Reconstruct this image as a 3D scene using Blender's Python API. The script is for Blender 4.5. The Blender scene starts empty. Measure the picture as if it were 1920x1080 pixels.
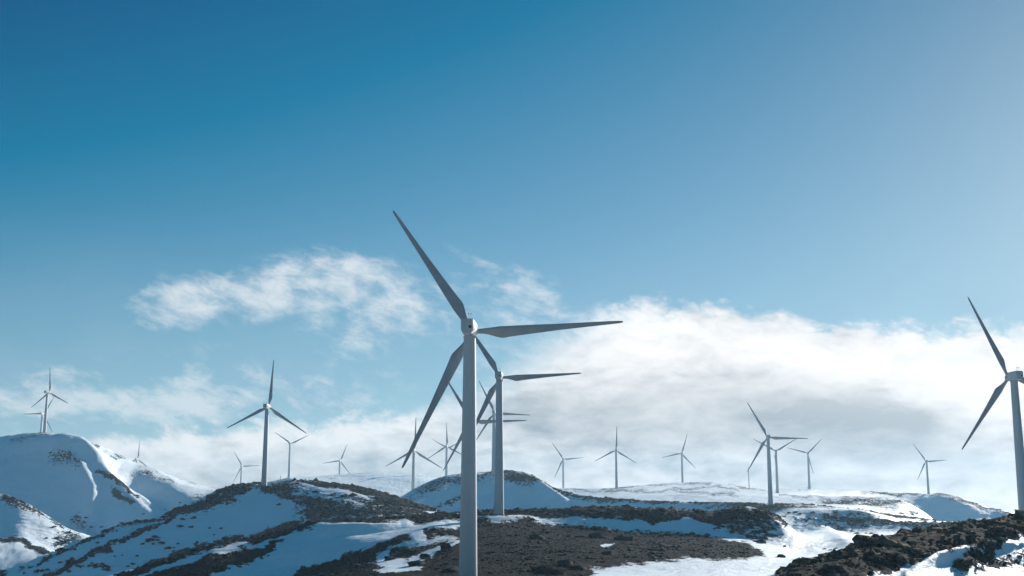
import bpy, bmesh, math, random
import numpy as np
from mathutils import Vector, Matrix
random.seed(7); rng = np.random.default_rng(7)
R = math.radians
S = bpy.context.scene
COL = S.collection

# ------------------------------------------------------------------ camera
F_PX = 2200.0                      # focal length in pixels of a 1920 wide frame
HORIZON = 950.0
PITCH = math.atan((HORIZON - 540.0) / F_PX)
cam_d = bpy.data.cameras.new('camera'); cam = bpy.data.objects.new('camera', cam_d); COL.objects.link(cam)
cam_d.sensor_width = 36.0; cam_d.lens = 36.0 * F_PX / 1920.0
cam_d.clip_start = 0.5; cam_d.clip_end = 40000
cam.location = (0, 0, 0); cam.rotation_euler = (R(90) + PITCH, 0, 0)
S.camera = cam

def ray(x, y):
    """direction of photo pixel (x, y); y axis is straight ahead"""
    u = (x - 960.0) / F_PX; v = (540.0 - y) / F_PX
    c, s = math.cos(PITCH), math.sin(PITCH)
    return Vector((u, c - v * s, s + v * c))
def azel(x, y):
    d = ray(x, y)
    return math.atan2(d.x, d.y), d.z / math.hypot(d.x, d.y)
def at(x, y, D):
    """point at depth D (metres along the view axis) behind pixel (x, y)"""
    return ray(x, y) * D

# ------------------------------------------------------------------ sun, sky, exposure
SUN_AZ, SUN_EL = R(34), R(16)
sd = bpy.data.lights.new('sun', 'SUN'); sun = bpy.data.objects.new('sun', sd); COL.objects.link(sun)
sd.energy = 5.0; sd.angle = R(0.6); sd.color = (1.0, 0.94, 0.89)
sun_dir = Vector((math.sin(SUN_AZ) * math.cos(SUN_EL), math.cos(SUN_AZ) * math.cos(SUN_EL), math.sin(SUN_EL)))
sun.rotation_euler = sun_dir.to_track_quat('Z', 'Y').to_euler()
sun.location = (300, 300, 200)
S.view_settings.view_transform = 'Standard'; S.view_settings.look = 'None'
S.view_settings.gamma = 1.0; S.view_settings.use_curve_mapping = False
EXPO = 0.7; S.view_settings.exposure = EXPO; INV = 2 ** -EXPO

world = bpy.data.worlds.new('World'); S.world = world; world.use_nodes = True
NT = world.node_tree; NT.nodes.clear()
class NB:
    """tiny node helper: every call returns an output socket"""
    def __init__(s, nt): s.nt = nt
    def n(s, t, **k):
        nd = s.nt.nodes.new(t)
        for a, b in k.items(): setattr(nd, a, b)
        return nd
    def put(s, sock, v):
        if isinstance(v, bpy.types.NodeSocket): s.nt.links.new(v, sock)
        else: sock.default_value = v
    def m(s, op, a, b=0.0, c=0.0, clamp=False):
        nd = s.n('ShaderNodeMath', operation=op, use_clamp=clamp)
        for i, v in enumerate((a, b, c)): s.put(nd.inputs[i], v)
        return nd.outputs[0]
    def mapr(s, v, a, b, c=0.0, d=1.0, kind='SMOOTHSTEP'):
        nd = s.n('ShaderNodeMapRange', interpolation_type=kind, clamp=True)
        for i, q in enumerate((v, a, b, c, d)): s.put(nd.inputs[i], q)
        return nd.outputs[0]
    def mix(s, f, a, b, mode='MIX'):
        nd = s.n('ShaderNodeMix', data_type='RGBA', blend_type=mode)
        s.put(nd.inputs[0], f); s.put(nd.inputs[6], a); s.put(nd.inputs[7], b)
        return nd.outputs[2]
    def noise(s, vec, scale, detail=4, rough=.5, dist=0.0, out=0, typ='FBM'):
        nd = s.n('ShaderNodeTexNoise'); nd.noise_type = typ
        s.put(nd.inputs['Vector'], vec); nd.inputs['Scale'].default_value = scale
        nd.inputs['Detail'].default_value = detail; nd.inputs['Roughness'].default_value = rough
        nd.inputs['Distortion'].default_value = dist
        return nd.outputs[out]
    def xyz(s, x, y, z=0.0):
        nd = s.n('ShaderNodeCombineXYZ')
        for i, v in enumerate((x, y, z)): s.put(nd.inputs[i], v)
        return nd.outputs[0]
    def vm(s, op, a, b):
        nd = s.n('ShaderNodeVectorMath', operation=op)
        s.put(nd.inputs[0], a); s.put(nd.inputs[1], b)
        return nd.outputs[0]
B = NB(NT)
tc = B.n('ShaderNodeTexCoord').outputs['Generated']
sep = B.n('ShaderNodeSeparateXYZ'); NT.links.new(tc, sep.inputs[0])
DX, DY, DZ = sep.outputs
AZ = B.m('MULTIPLY', B.m('ARCTAN2', DX, DY), 180 / math.pi)            # degrees right of straight ahead
EL = B.m('MULTIPLY', B.m('ARCSINE', DZ), 180 / math.pi)
def deg(x, y):
    a, e = azel(x, y); return math.degrees(a), math.degrees(math.atan(e))
# --- the clear sky
SKY_STRENGTH = 0.10
sky = B.n('ShaderNodeTexSky'); sky.sky_type = 'NISHITA'; sky.sun_disc = False
sky.sun_elevation = SUN_EL; sky.sun_rotation = SUN_AZ
sky.altitude = 1300; sky.air_density = 0.8; sky.dust_density = 0.3; sky.ozone_density = 3.0
# the deep teal winter sky: each channel of the daylight sky put through its own contrast curve
sc_ = B.n('ShaderNodeSeparateColor'); NT.links.new(sky.outputs[0], sc_.inputs[0])
ch = []
for i, (gm, a_, b_, lo, hi) in enumerate(((.3, .755, -.785, .001, .75), (.4, .587, -.617, .092, .85), (.3, .948, -1.106, .20, .92))):
    v = B.m('ADD', B.m('MULTIPLY', B.m('POWER', sc_.outputs[i], gm), a_), b_)
    ch.append(B.m('MULTIPLY', B.m('MINIMUM', B.m('MAXIMUM', v, lo), hi), INV / SKY_STRENGTH))
tint = B.xyz(*ch)
# --- the clouds: a far-off bank and scattered wisps, laid out by compass bearing and elevation
P = B.xyz(AZ, B.m('MULTIPLY', EL, 1.35), 0.0)
warp = B.vm('MULTIPLY', B.vm('SUBTRACT', B.noise(P, .35, 3, .55, out=1), (.5, .5, .5)), (1.5, 1.1, 0))
PW = B.vm('ADD', P, warp)
n_big = B.noise(PW, .22, 5, .55)
n_mid = B.noise(PW, .55, 8, .58, .05)
Pst = B.vm('MULTIPLY', PW, (.55, 1.5, 1))
rotn = B.n('ShaderNodeVectorRotate', rotation_type='Z_AXIS'); NT.links.new(PW, rotn.inputs[0]); rotn.inputs['Angle'].default_value = R(24)
n_fib = B.noise(B.vm('MULTIPLY', rotn.outputs[0], (.75, 1.3, 1)), .95, 9, .60, .15)
# top edge of the bank
top_px = [(-900,740),(-300,790),(0,826),(60,822),(130,822),(200,812),(300,806),(400,800),(470,790),(540,782),(600,788),(660,780),(720,768),(780,762),(850,735),(900,700),(950,640),(1000,592),(1050,574),(1150,566),(1250,562),(1330,572),(1400,577),(1500,592),(1600,600),(1680,604),(1760,612),(1850,602),(1920,600),(2200,590),(2900,560)]
cur = B.n('ShaderNodeFloatCurve'); cm = cur.mapping; cm.extend = 'HORIZONTAL'
pts = [deg(*p) for p in top_px]
a0, a1, e0, e1 = -50.0, 50.0, -5.0, 20.0
c = cm.curves[0]
while len(c.points) < len(pts): c.points.new(.5, .5)
for q, (a, e) in zip(c.points, pts): q.location = ((a - a0) / (a1 - a0), (e - e0) / (e1 - e0)); q.handle_type = 'AUTO'
cm.update()
B.put(cur.inputs['Value'], B.mapr(AZ, a0, a1, 0, 1, 'LINEAR'))
TOP = B.mapr(cur.outputs[0], 0, 1, e0, e1, 'LINEAR')
depth = B.m('SUBTRACT', TOP, EL)                                       # degrees below the bank's edge
dn = B.m('ADD', depth, B.m('MULTIPLY', B.m('SUBTRACT', n_mid, .5), 2.2))
dn = B.m('ADD', dn, B.m('MULTIPLY', B.m('SUBTRACT', n_fib, .5), 1.5))
soft = B.mapr(AZ, deg(860, 700)[0], deg(1200, 700)[0], 0, 1)           # thin veil on the bank's left end
def blob(x, y, rx, ry, rot=0.0, amp=1.0):
    """soft patch: centre and radii in photo pixels turned to degrees"""
    ca, ce = deg(x, y); k = 57.3 / F_PX
    vx = B.m('SUBTRACT', AZ, ca); vy = B.m('SUBTRACT', EL, ce)
    c, s = math.cos(R(rot)), math.sin(R(rot))
    px = B.m('MULTIPLY', B.m('ADD', B.m('MULTIPLY', vx, c), B.m('MULTIPLY', vy, s)), 1 / (rx * k))
    py = B.m('MULTIPLY', B.m('SUBTRACT', B.m('MULTIPLY', vy, c), B.m('MULTIPLY', vx, s)), 1 / (ry * k))
    d2 = B.m('ADD', B.m('MULTIPLY', px, px), B.m('MULTIPLY', py, py))
    return B.m('MULTIPLY', B.m('EXPONENT', B.m('MULTIPLY', d2, -1.0)), amp)
def add(*a):
    r = a[0]
    for q in a[1:]: r = B.m('ADD', r, q)
    return r
shoulder = blob(975, 640, 120, 150)
bank = B.mapr(dn, -.15, B.m('ADD', .75, B.m('MULTIPLY', shoulder, 3.2)))
wisp_w = add(blob(325, 568, 75, 42, 15, .95), blob(430, 552, 95, 36, 5, .8), blob(540, 528, 90, 40, 10, 1.0), blob(640, 520, 95, 36, 0, 1.0),
             blob(700, 548, 105, 52, -25, 1.0), blob(750, 575, 45, 36, -50, .4), blob(575, 570, 70, 40, -30, .55), blob(480, 590, 160, 40, 5, .2), blob(680, 645, 48, 30, 0, .95),
             blob(960, 525, 130, 22, -24, .55), blob(1010, 585, 80, 60, -20, .5), blob(880, 560, 140, 60, 0, .3), blob(920, 690, 90, 70, 20, .5))
wisp_l = add(blob(330, 750, 130, 34, 8, .72), blob(330, 785, 40, 50, -70, .5), blob(110, 725, 60, 38, 25, .72), blob(30, 760, 110, 28, 0, .5),
             blob(200, 760, 120, 26, 0, .4), blob(640, 745, 120, 30, 10, .4), blob(420, 770, 60, 30, 0, .35), blob(500, 700, 300, 90, 0, .22))
fine = add(B.m('MULTIPLY', B.m('SUBTRACT', n_fib, .5), 2.2), B.m('MULTIPLY', B.m('SUBTRACT', n_mid, .5), 1.5))
wd = B.m('MULTIPLY', B.mapr(B.m('ADD', B.m('MINIMUM', wisp_w, 1.05), B.m('MULTIPLY', fine, 1.15)), .1, 1.85), .90)
wd = B.m('MULTIPLY', wd, B.mapr(wisp_w, .05, .4))
ld = B.m('MULTIPLY', B.mapr(B.m('ADD', wisp_l, B.m('MULTIPLY', fine, 1.1)), .15, 1.3), .66)
ld = B.m('MULTIPLY', ld, B.mapr(wisp_l, .04, .35))
# thin high veil low in the sky
veil = B.m('MULTIPLY', B.mapr(EL, 14.5, 3.5), B.mapr(n_big, .25, .75, .18, .62))
veil = B.m('MULTIPLY', veil, B.mapr(EL, -3, 0, 0, 1))
# brightness inside the bank
n_l = B.noise(B.vm('MULTIPLY', PW, (.5, 1.0, 1)), .26, 4, .48, .2)
grey = add(blob(1380, 775, 260, 70, -3, .8), blob(1130, 800, 230, 75, 5, .6), blob(1600, 810, 220, 75, -8, .85), blob(1780, 830, 120, 50, -10, .4), blob(1300, 900, 500, 40, 0, .3),
           blob(1010, 760, 80, 40, 10, .35), blob(1290, 655, 110, 26, -12, .32), blob(1630, 640, 110, 28, -10, .42), blob(1100, 690, 90, 22, 0, .22), blob(1480, 700, 100, 16, 0, .2))
greyL = B.m('MULTIPLY', B.mapr(AZ, deg(1000, 800)[0], deg(820, 800)[0]), B.mapr(depth, .5, 3.0, .0, .42))
n_m2 = B.noise(B.vm('MULTIPLY', PW, (.65, 1.2, 1)), .95, 7, .56, .15)
n_big2 = B.mapr(n_l, .32, .68, -.5, .5, 'LINEAR')
lum = B.m('ADD', B.m('MULTIPLY', n_big2, .62), B.m('MULTIPLY', B.m('MULTIPLY', B.m('SUBTRACT', n_m2, .5), 1.7), B.mapr(grey, .2, 1.0, 1.0, .45)))
g = B.m('ADD', B.m('MULTIPLY', B.m('SUBTRACT', 1.0, B.m('EXPONENT', B.m('MULTIPLY', grey, -1.15))), 1.15), B.m('ADD', greyL, lum), clamp=True)
glow = add(blob(1230, 625, 330, 60, -4, .6), blob(1700, 690, 420, 90, 0, .8), blob(1870, 860, 220, 120, 0, .35), blob(1350, 700, 380, 60, 0, .22))
white = B.mix(g, (0.95, .94, .94, 1), (0.31, .355, .395, 1))
cl_col = B.mix(B.m('MULTIPLY', glow, B.m('SUBTRACT', 1.0, B.m('MULTIPLY', g, .55)), clamp=True), white, (1.08, 1.06, 1.05, 1))
back = B.mapr(DY, .1, .85, .16, 1.0)                                     # dimmer clouds behind the viewer, away from the sun
K_CL = INV
cl_col = B.mix(1.0, cl_col, B.xyz(back, back, back), 'MULTIPLY')
veil_bank = B.m('MULTIPLY', B.m('MULTIPLY', bank, B.m('SUBTRACT', 1.0, B.m('MULTIPLY', blob(985, 600, 110, 75, 15), .55))), B.mapr(soft, 0, 1, .93, 1.0))
rip = B.mapr(n_fib, .3, .58, .88, 1.0)
cov = B.m('MULTIPLY', veil_bank, B.mapr(depth, .3, 2.2, 0, 1))
bankc = B.m('MAXIMUM', cov, B.m('MULTIPLY', veil_bank, rip))
thin = B.mapr(B.m('ADD', depth, B.m('MULTIPLY', B.m('SUBTRACT', n_mid, .5), 3)), 0, 1.2, .93, 1.0)
leftveil = B.m('MULTIPLY', B.m('SUBTRACT', 1.0, soft), B.mapr(AZ, deg(800, 700)[0], deg(930, 700)[0]))
thin = B.m('SUBTRACT', thin, B.m('MULTIPLY', leftveil, B.mapr(depth, 4.5, .3, 0, .5)), clamp=True)
bankc = B.m('MULTIPLY', bankc, thin)
# the sky near the sun is washed by thin haze
c_a = B.m('MULTIPLY', B.m('MAXIMUM', 0.0, B.mapr(EL, -1, .5, 0, 1)), 1.0)
bg_sky = B.n('ShaderNodeBackground'); B.put(bg_sky.inputs[0], tint); bg_sky.inputs[1].default_value = SKY_STRENGTH
bg_veil = B.n('ShaderNodeBackground'); bg_veil.inputs[0].default_value = (0.30, .48, .64, 1); bg_veil.inputs[1].default_value = K_CL * .95
bg_wisp = B.n('ShaderNodeBackground'); bg_wisp.inputs[0].default_value = (0.80, .84, .87, 1); bg_wisp.inputs[1].default_value = K_CL
bg_bank = B.n('ShaderNodeBackground'); B.put(bg_bank.inputs[0], cl_col); bg_bank.inputs[1].default_value = K_CL
def mixsh(f, a, b):
    nd = B.n('ShaderNodeMixShader'); B.put(nd.inputs[0], f); NT.links.new(a, nd.inputs[1]); NT.links.new(b, nd.inputs[2]); return nd.outputs[0]
sh = mixsh(veil, bg_sky.outputs[0], bg_veil.outputs[0])
sh = mixsh(B.m('MAXIMUM', wd, ld), sh, bg_wisp.outputs[0])
sh = mixsh(bankc, sh, bg_bank.outputs[0])
NT.links.new(sh, B.n('ShaderNodeOutputWorld').inputs[0])
world.cycles.sampling_method = 'MANUAL'; world.cycles.sample_map_resolution = 512

S.cycles.max_bounces = 6; S.cycles.diffuse_bounces = 3; S.cycles.volume_bounces = 0
S.cycles.use_denoising = True

# ------------------------------------------------------------------ helpers
def tag(o, label=None, cat=None, group=None, kind=None):
    if label: o['label'] = label
    if cat: o['category'] = cat
    if group: o['group'] = group
    if kind: o['kind'] = kind
    return o
def mesh_obj(name, me, mat, parent=None):
    o = bpy.data.objects.new(name, me); COL.objects.link(o)
    if mat and not me.materials: me.materials.append(mat)
    if parent: o.parent = parent
    return o
def np_mesh(name, V, faces, smooth=True):
    """V (n,3), faces (m,k) with k constant"""
    me = bpy.data.meshes.new(name); V = np.asarray(V, np.float32); faces = np.asarray(faces, np.int32)
    me.vertices.add(len(V)); me.vertices.foreach_set('co', V.ravel())
    k = faces.shape[1]; me.loops.add(faces.size); me.loops.foreach_set('vertex_index', faces.ravel())
    me.polygons.add(len(faces)); me.polygons.foreach_set('loop_start', np.arange(0, faces.size, k, dtype=np.int32))
    me.polygons.foreach_set('use_smooth', np.full(len(faces), smooth)); me.update(calc_edges=True)
    return me
def hash2(ix, iy, s):
    h = (ix.astype(np.int64) * 374761393 + iy.astype(np.int64) * 668265263 + s * 1442695041) & 0xffffffff
    h = ((h ^ (h >> 13)) * 1274126177) & 0xffffffff
    return ((h ^ (h >> 16)) & 0xffff) / 65535.0
def vnoise(x, y, s=0):
    ix, iy = np.floor(x), np.floor(y); fx, fy = x - ix, y - iy
    fx = fx * fx * fx * (fx * (fx * 6 - 15) + 10); fy = fy * fy * fy * (fy * (fy * 6 - 15) + 10)
    a, b = hash2(ix, iy, s), hash2(ix + 1, iy, s); c, d = hash2(ix, iy + 1, s), hash2(ix + 1, iy + 1, s)
    return (a + (b - a) * fx) * (1 - fy) + (c + (d - c) * fx) * fy - .5
def fbm(x, y, octaves=4, s=0, gain=.5):
    r = 0; a = 1.0
    for i in range(octaves):
        cs, sn = math.cos(i * 1.1), math.sin(i * 1.1)
        r = r + a * vnoise((x * cs - y * sn) * 2 ** i, (x * sn + y * cs) * 2 ** i, s + i); a *= gain
    return r
def principled(name):
    m = bpy.data.materials.new(name); m.use_nodes = True
    nt = m.node_tree; b = NB(nt); p = nt.nodes['Principled BSDF']
    return m, b, p

# ------------------------------------------------------------------ terrain tracks: (photo x, photo y, distance) of crests and feet
# every track runs across the whole view; between two tracks the ground follows a smooth radial profile
TR = [
 # t1 apron in front of the viewer
 [(-900,1190,50),(1400,1190,50),(1700,1150,50),(2800,1120,50)],
 # t2 foot of the rocky slope on the right
 [(-900,1130,95),(1400,1122,95),(1500,1125,96),(1700,1112,112),(1920,1104,125),(2800,1060,150)],
 # t3 crest of the rocky slope
 [(-900,1122,125),(1300,1115,118),(1400,1100,116),(1450,1083,118),(1480,1070,121),(1520,1054,126),(1560,1040,130),(1600,1027,134),(1650,1012,138),(1700,1003,142),(1740,993,146),(1800,983,152),(1860,976,158),(1920,965,165),(2100,940,185),(2800,900,220)],
 # t4 ground of the near turbine, valley behind the rocky slope
 [(-900,1140,190),(300,1125,190),(560,1110,188),(700,1094,187),(860,1087,187),(1150,1087,187),(1350,1084,190),(1500,1092,195),(1650,1094,205),(1920,1070,225),(2800,1060,260)],
 # t5
 [(-900,1135,272),(300,1125,272),(480,1100,281),(560,1085,288),(640,1064,288),(700,1052,276),(850,1032,255),(1000,1035,250),(1150,1040,245),(1300,1046,240),(1400,1050,240),(1500,1052,250),(1600,1050,260),(1800,1050,275),(1920,1040,280),(2800,1040,300)],
 # t6 foot of the bank below the second turbine
 [(-900,1150,282),(200,1100,284),(300,1090,286),(400,1062,290),(480,1040,300),(560,1022,306),(640,1005,310),(700,1000,314),(780,988,322),(860,978,328),(940,974,330),(1000,985,327),(1100,996,325),(1200,1004,324),(1300,1008,324),(1380,1010,322),(1440,1022,318),(1500,1034,318),(1600,1030,330),(1800,1030,340),(2800,1020,350)],
 # t7 its crest
 [(-900,1160,292),(100,1110,296),(200,1086,298),(300,1056,302),(400,1026,308),(480,1010,318),(560,989,328),(640,979,336),(700,975,341),(760,967,346),(830,962,350),(880,959,350),(940,957,351),(1000,956,351),(1080,952,351),(1150,950,351),(1250,954,351),(1330,960,351),(1400,962,351),(1440,972,348),(1475,990,346),(1500,1008,345),(1560,1016,350),(1700,1014,370),(1900,1014,380),(2800,1000,400)],
 # t8 floor behind it
 [(-900,1190,465),(0,1130,450),(100,1112,458),(200,1096,468),(300,1078,480),(400,1054,492),(480,1034,500),(560,1016,495),(640,1000,480),(700,995,470),(800,984,470),(900,980,460),(1100,974,450),(1330,976,450),(1400,980,480),(1440,990,540),(1480,998,572),(1560,1000,584),(1650,1001,590),(1800,1002,596),(2800,990,600)],
 # t9 crest of the big near left hill; right of centre the dark bank beyond the gully
 [(-900,1240,480),(-200,1140,480),(25,1081,490),(100,1037,505),(150,1015,515),(200,995,525),(250,982,538),(300,969,548),(350,947,562),(380,932,568),(410,917,576),(440,909,582),(470,904,587),(500,902,590),(540,900,594),(575,901,598),(610,905,600),(650,910,602),(700,919,602),(730,929,602),(760,938,598),(800,952,590),(830,962,580),(860,974,572),(900,986,570),(1100,984,570),(1350,970,585),(1440,967,600),(1480,968,602),(1540,972,606),(1600,976,612),(1700,979,620),(1800,980,620),(1920,981,620),(2800,970,640)],
 # t10 low ridge far left; valley; snow mound on the right
 [(-900,990,690),(-200,1004,695),(0,1014,698),(40,1015,698),(78,1028,698),(100,1040,698),(130,1062,695),(200,1040,680),(300,1010,650),(400,975,655),(500,955,660),(650,955,660),(760,965,660),(850,970,690),(950,964,705),(1080,960,722),(1200,960,710),(1290,960,700),(1400,959,690),(1440,964,665),(1462,960,635),(1480,957,624),(1520,954,622),(1600,955,624),(1625,959,626),(1650,967,626),(1680,978,628),(1720,992,640),(1920,996,660),(2800,990,690)],
 # t11 second left ridge; knoll in the middle and the dark terrace running right from it
 [(-900,880,790),(-200,905,770),(-60,918,765),(0,926,762),(35,938,762),(70,960,760),(113,985,758),(140,997,756),(170,1008,750),(220,1014,750),(300,1000,750),(400,965,750),(500,945,750),(620,938,750),(720,943,750),(750,934,752),(770,920,756),(790,909,760),(810,900,764),(830,894,768),(850,889,772),(870,886,776),(910,884,782),(960,887,784),(985,894,780),(1000,899,776),(1030,912,765),(1060,922,755),(1085,929,748),(1110,933,742),(1200,939,732),(1290,942,722),(1400,943,712),(1444,943,706),(1500,944,712),(1560,950,718),(1620,958,722),(1700,969,730),(1780,978,735),(1850,990,740),(2800,980,760)],
 # t12 hollow in front of the large left hill / snowfield
 [(-900,950,850),(0,962,880),(100,992,880),(200,1012,880),(300,986,880),(400,950,880),(500,945,880),(700,950,880),(900,935,880),(1040,936,880),(1100,939,860),(1200,943,850),(1400,946,840),(1500,946,850),(1600,948,870),(1680,960,880),(1740,982,880),(1850,992,890),(2800,980,900)],
 # t13 crest of the large left hill / knoll on the right
 [(-1500,900,1100),(-900,872,1080),(-300,832,1070),(-100,823,1062),(0,821,1060),(80,819,1066),(130,825,1070),(180,837,1074),(215,851,1078),(250,872,1082),(300,889,1088),(350,902,1094),(400,915,1100),(440,926,1100),(500,940,1100),(650,942,1090),(900,940,1060),(1060,932,1000),(1200,929,990),(1300,927,980),(1380,930,980),(1440,932,980),(1500,932,985),(1560,932,985),(1620,930,985),(1655,933,985),(1690,943,980),(1725,960,975),(1755,980,972),(1800,992,972),(2800,980,1000)],
 # t14
 [(-1500,920,1200),(-300,870,1200),(0,866,1200),(100,872,1200),(250,905,1200),(400,940,1200),(545,926,1230),(640,923,1240),(780,928,1240),(900,932,1200),(1000,928,1150),(1100,921,1100),(1155,919,1095),(1250,920,1120),(1330,920,1130),(1400,924,1100),(1457,925,1095),(1517,927,1140),(1600,940,1190),(1650,962,1230),(1740,975,1250),(1850,985,1240),(2800,985,1200)],
 # t15 skyline
 [(-1500,940,1450),(-300,905,1500),(0,908,1500),(200,910,1520),(300,916,1540),(460,914,1560),(520,901,1500),(545,897,1420),(580,894,1460),(640,890,1540),(700,888,1560),(780,889,1560),(840,901,1540),(900,915,1500),(980,920,1430),(1056,916,1380),(1110,917,1300),(1155,916,1200),(1200,910,1260),(1240,907,1330),(1280,905,1390),(1330,904,1400),(1360,907,1395),(1390,912,1385),(1440,921,1370),(1475,918,1340),(1517,916,1330),(1560,917,1330),(1620,920,1345),(1700,925,1365),(1745,926,1368),(1765,927,1368),(1800,936,1350),(1850,951,1320),(1885,958,1300),(1920,967,1280),(2200,985,1250),(2900,960,1200)],
 # t16
 [(-1500,990,2400),(0,985,2500),(2000,990,2500),(2900,990,2400)],
]
ROWS = [3, 6, 66, 22, 70, 50, 46, 18, 120, 16, 60, 16, 96, 12, 50, 10, 6]
az_f = np.linspace(R(-26), R(26), 1240)
az_s = np.concatenate([np.linspace(R(26), R(60), 50)[1:], np.linspace(R(60), R(180), 26)[1:]])
AZS = np.concatenate([-az_s[::-1][1:], az_f, az_s]); NC = len(AZS)
Rk = [np.full(NC, 2.0)]; Zk = [np.full(NC, -1.7)]
for tr in TR:
    aa, rr, tt = [], [], []
    for x, y, D in tr:
        a, e = azel(x, y); p = at(x, y, D)
        aa.append(a); rr.append(math.hypot(p.x, p.y)); tt.append(e)
    r_ = np.interp(AZS, aa, rr); t_ = np.interp(AZS, aa, tt)
    Rk.append(np.maximum(r_, Rk[-1] + 6)); Zk.append(Rk[-1] * t_)
_k = np.exp(-.5 * (np.arange(-14, 15) / 4.5) ** 2); _k /= _k.sum()
def ring_smooth(a): return np.convolve(np.concatenate([a[-14:], a, a[:14]]), _k, 'valid')
Rk = [Rk[0]] + [ring_smooth(a) for a in Rk[1:]]; Zk = [Zk[0]] + [ring_smooth(a) for a in Zk[1:]]
Rk.append(np.full(NC, 3600.0)); Zk.append(np.full(NC, -190.0))
Rk = np.array(Rk); Zk = np.array(Zk)
# monotone cubic tangents
h = np.diff(Rk, axis=0); dl = np.diff(Zk, axis=0) / h
Mk = np.zeros_like(Zk)
w1 = 2 * h[1:] + h[:-1]; w2 = h[1:] + 2 * h[:-1]
with np.errstate(divide='ignore', invalid='ignore'):
    hm = (w1 + w2) / (w1 / dl[:-1] + w2 / dl[1:])
Mk[1:-1] = np.where(dl[:-1] * dl[1:] > 0, hm, 0); Mk[0] = dl[0]; Mk[-1] = dl[-1]
rowR, rowZ, rowK = [], [], []
for k in range(len(ROWS)):
    n = ROWS[k]
    for i in range(n):
        t = i / n
        # rows gathered on the side seen from the front
        hh = h[k]; a, b, c_, d = 2*t**3-3*t**2+1, t**3-2*t**2+t, -2*t**3+3*t**2, t**3-t**2
        rowR.append(Rk[k] + t * hh); rowZ.append(a*Zk[k] + b*hh*Mk[k] + c_*Zk[k+1] + d*hh*Mk[k+1]); rowK.append(k + t)
rowR.append(Rk[-1]); rowZ.append(Zk[-1]); rowK.append(float(len(ROWS)))
RR = np.array(rowR); ZZ = np.array(rowZ); KK = np.array(rowK)[:, None] * np.ones(NC)
NR = len(RR)
XX = RR * np.sin(AZS); YY = RR * np.cos(AZS)
# photo pixel of each ground point before sculpting
def px_of(X, Y, Z):
    c, s = math.cos(PITCH), math.sin(PITCH)
    dep = np.maximum(Y * c + Z * s, 1e-3)
    return 960 + F_PX * X / dep, 540 - F_PX * (Z * c - Y * s) / dep
U, V = px_of(XX, YY, ZZ)
U = np.where(YY < 1, -9999, U)

# ---- sculpted spurs and hollows: polyline (photo px on its hill), height m, half width left / right (px), track range
def seg_dist(U, V, pts):
    """distance to a polyline, signed side (+ = right of / above travel) and fraction along"""
    best = np.full(U.shape, 1e9); side = np.zeros(U.shape); frac = np.zeros(U.shape)
    L = [0]
    for (x0, y0), (x1, y1) in zip(pts, pts[1:]): L.append(L[-1] + math.hypot(x1 - x0, y1 - y0))
    for i, ((x0, y0), (x1, y1)) in enumerate(zip(pts, pts[1:])):
        dx, dy = x1 - x0, y1 - y0; l2 = dx*dx + dy*dy
        t = np.clip(((U - x0) * dx + (V - y0) * dy) / l2, 0, 1)
        ex, ey = U - x0 - t * dx, V - y0 - t * dy; d = np.hypot(ex, ey)
        m = d < best; best = np.where(m, d, best); side = np.where(m, np.sign(dx * ey - dy * ex), side)
        frac = np.where(m, (L[i] + t * (L[i+1] - L[i])) / L[-1], frac)
    return best, side, frac
SPURS = [
 ([(20,838),(90,842),(150,850),(190,866),(225,890)], 9.0, 24, 30, 12.0, 13.2),
 ([(95,824),(150,850),(185,880),(210,915),(250,950),(300,985)], 7.5, 95, 26, 12.0, 13.2),
 ([(150,832),(200,862),(250,905),(300,935),(340,965)], -5.0, 30, 40, 12.0, 13.1),
 ([(190,838),(260,880),(330,925),(380,950)], 4.0, 40, 40, 12.0, 13.3),
 ([(180,885),(215,915),(260,930),(300,960)], 3.0, 14, 14, 12.0, 13.0),
 ([(120,862),(150,890),(172,930),(168,980)], 4.5, 36, 20, 12.0, 13.0),
 ([(0,930),(60,960),(120,1000)], 2.0, 30, 20, 10.0, 11.0),
 ([(560,985),(620,998),(700,1000),(760,990)], 2.2, 26, 24, 6.0, 7.0),
 ([(700,1035),(780,1010),(840,985)], 1.5, 26, 22, 5.0, 7.0),
 ([(1360,955),(1420,965),(1460,985),(1490,1008)], 2.2, 22, 14, 5.5, 7.2),
 ([(1500,985),(1550,1000),(1590,1020),(1640,1035)], 1.6, 22, 16, 5.2, 8.6),
 ([(1660,930),(1700,950),(1750,978)], 3.0, 26, 14, 12.0, 13.2),
 ([(960,890),(1000,908),(1040,935),(1075,955)], 4.5, 50, 16, 10.0, 11.1),
 ([(1740,926),(1780,940),(1850,970)], 4.0, 40, 20, 14.0, 15.1),
 ([(1700,1080),(1760,1050),(1850,1030),(1920,1020)], 1.0, 12, 14, 1.5, 3.0),
]
for pts, hgt, wl, wr, k0, k1 in SPURS:
    b, s_, fr = seg_dist(U, V, pts)
    w = np.where(s_ < 0, wr, wl)
    prof = np.exp(-(b / (w * .6)) ** 2) * np.sin(np.clip(fr, .04, .96) * math.pi) ** .5
    kk = np.clip((KK - k0) / .15, 0, 1) * np.clip((k1 - KK) / .08, 0, 1)
    ZZ = ZZ + hgt * prof * kk

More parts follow.
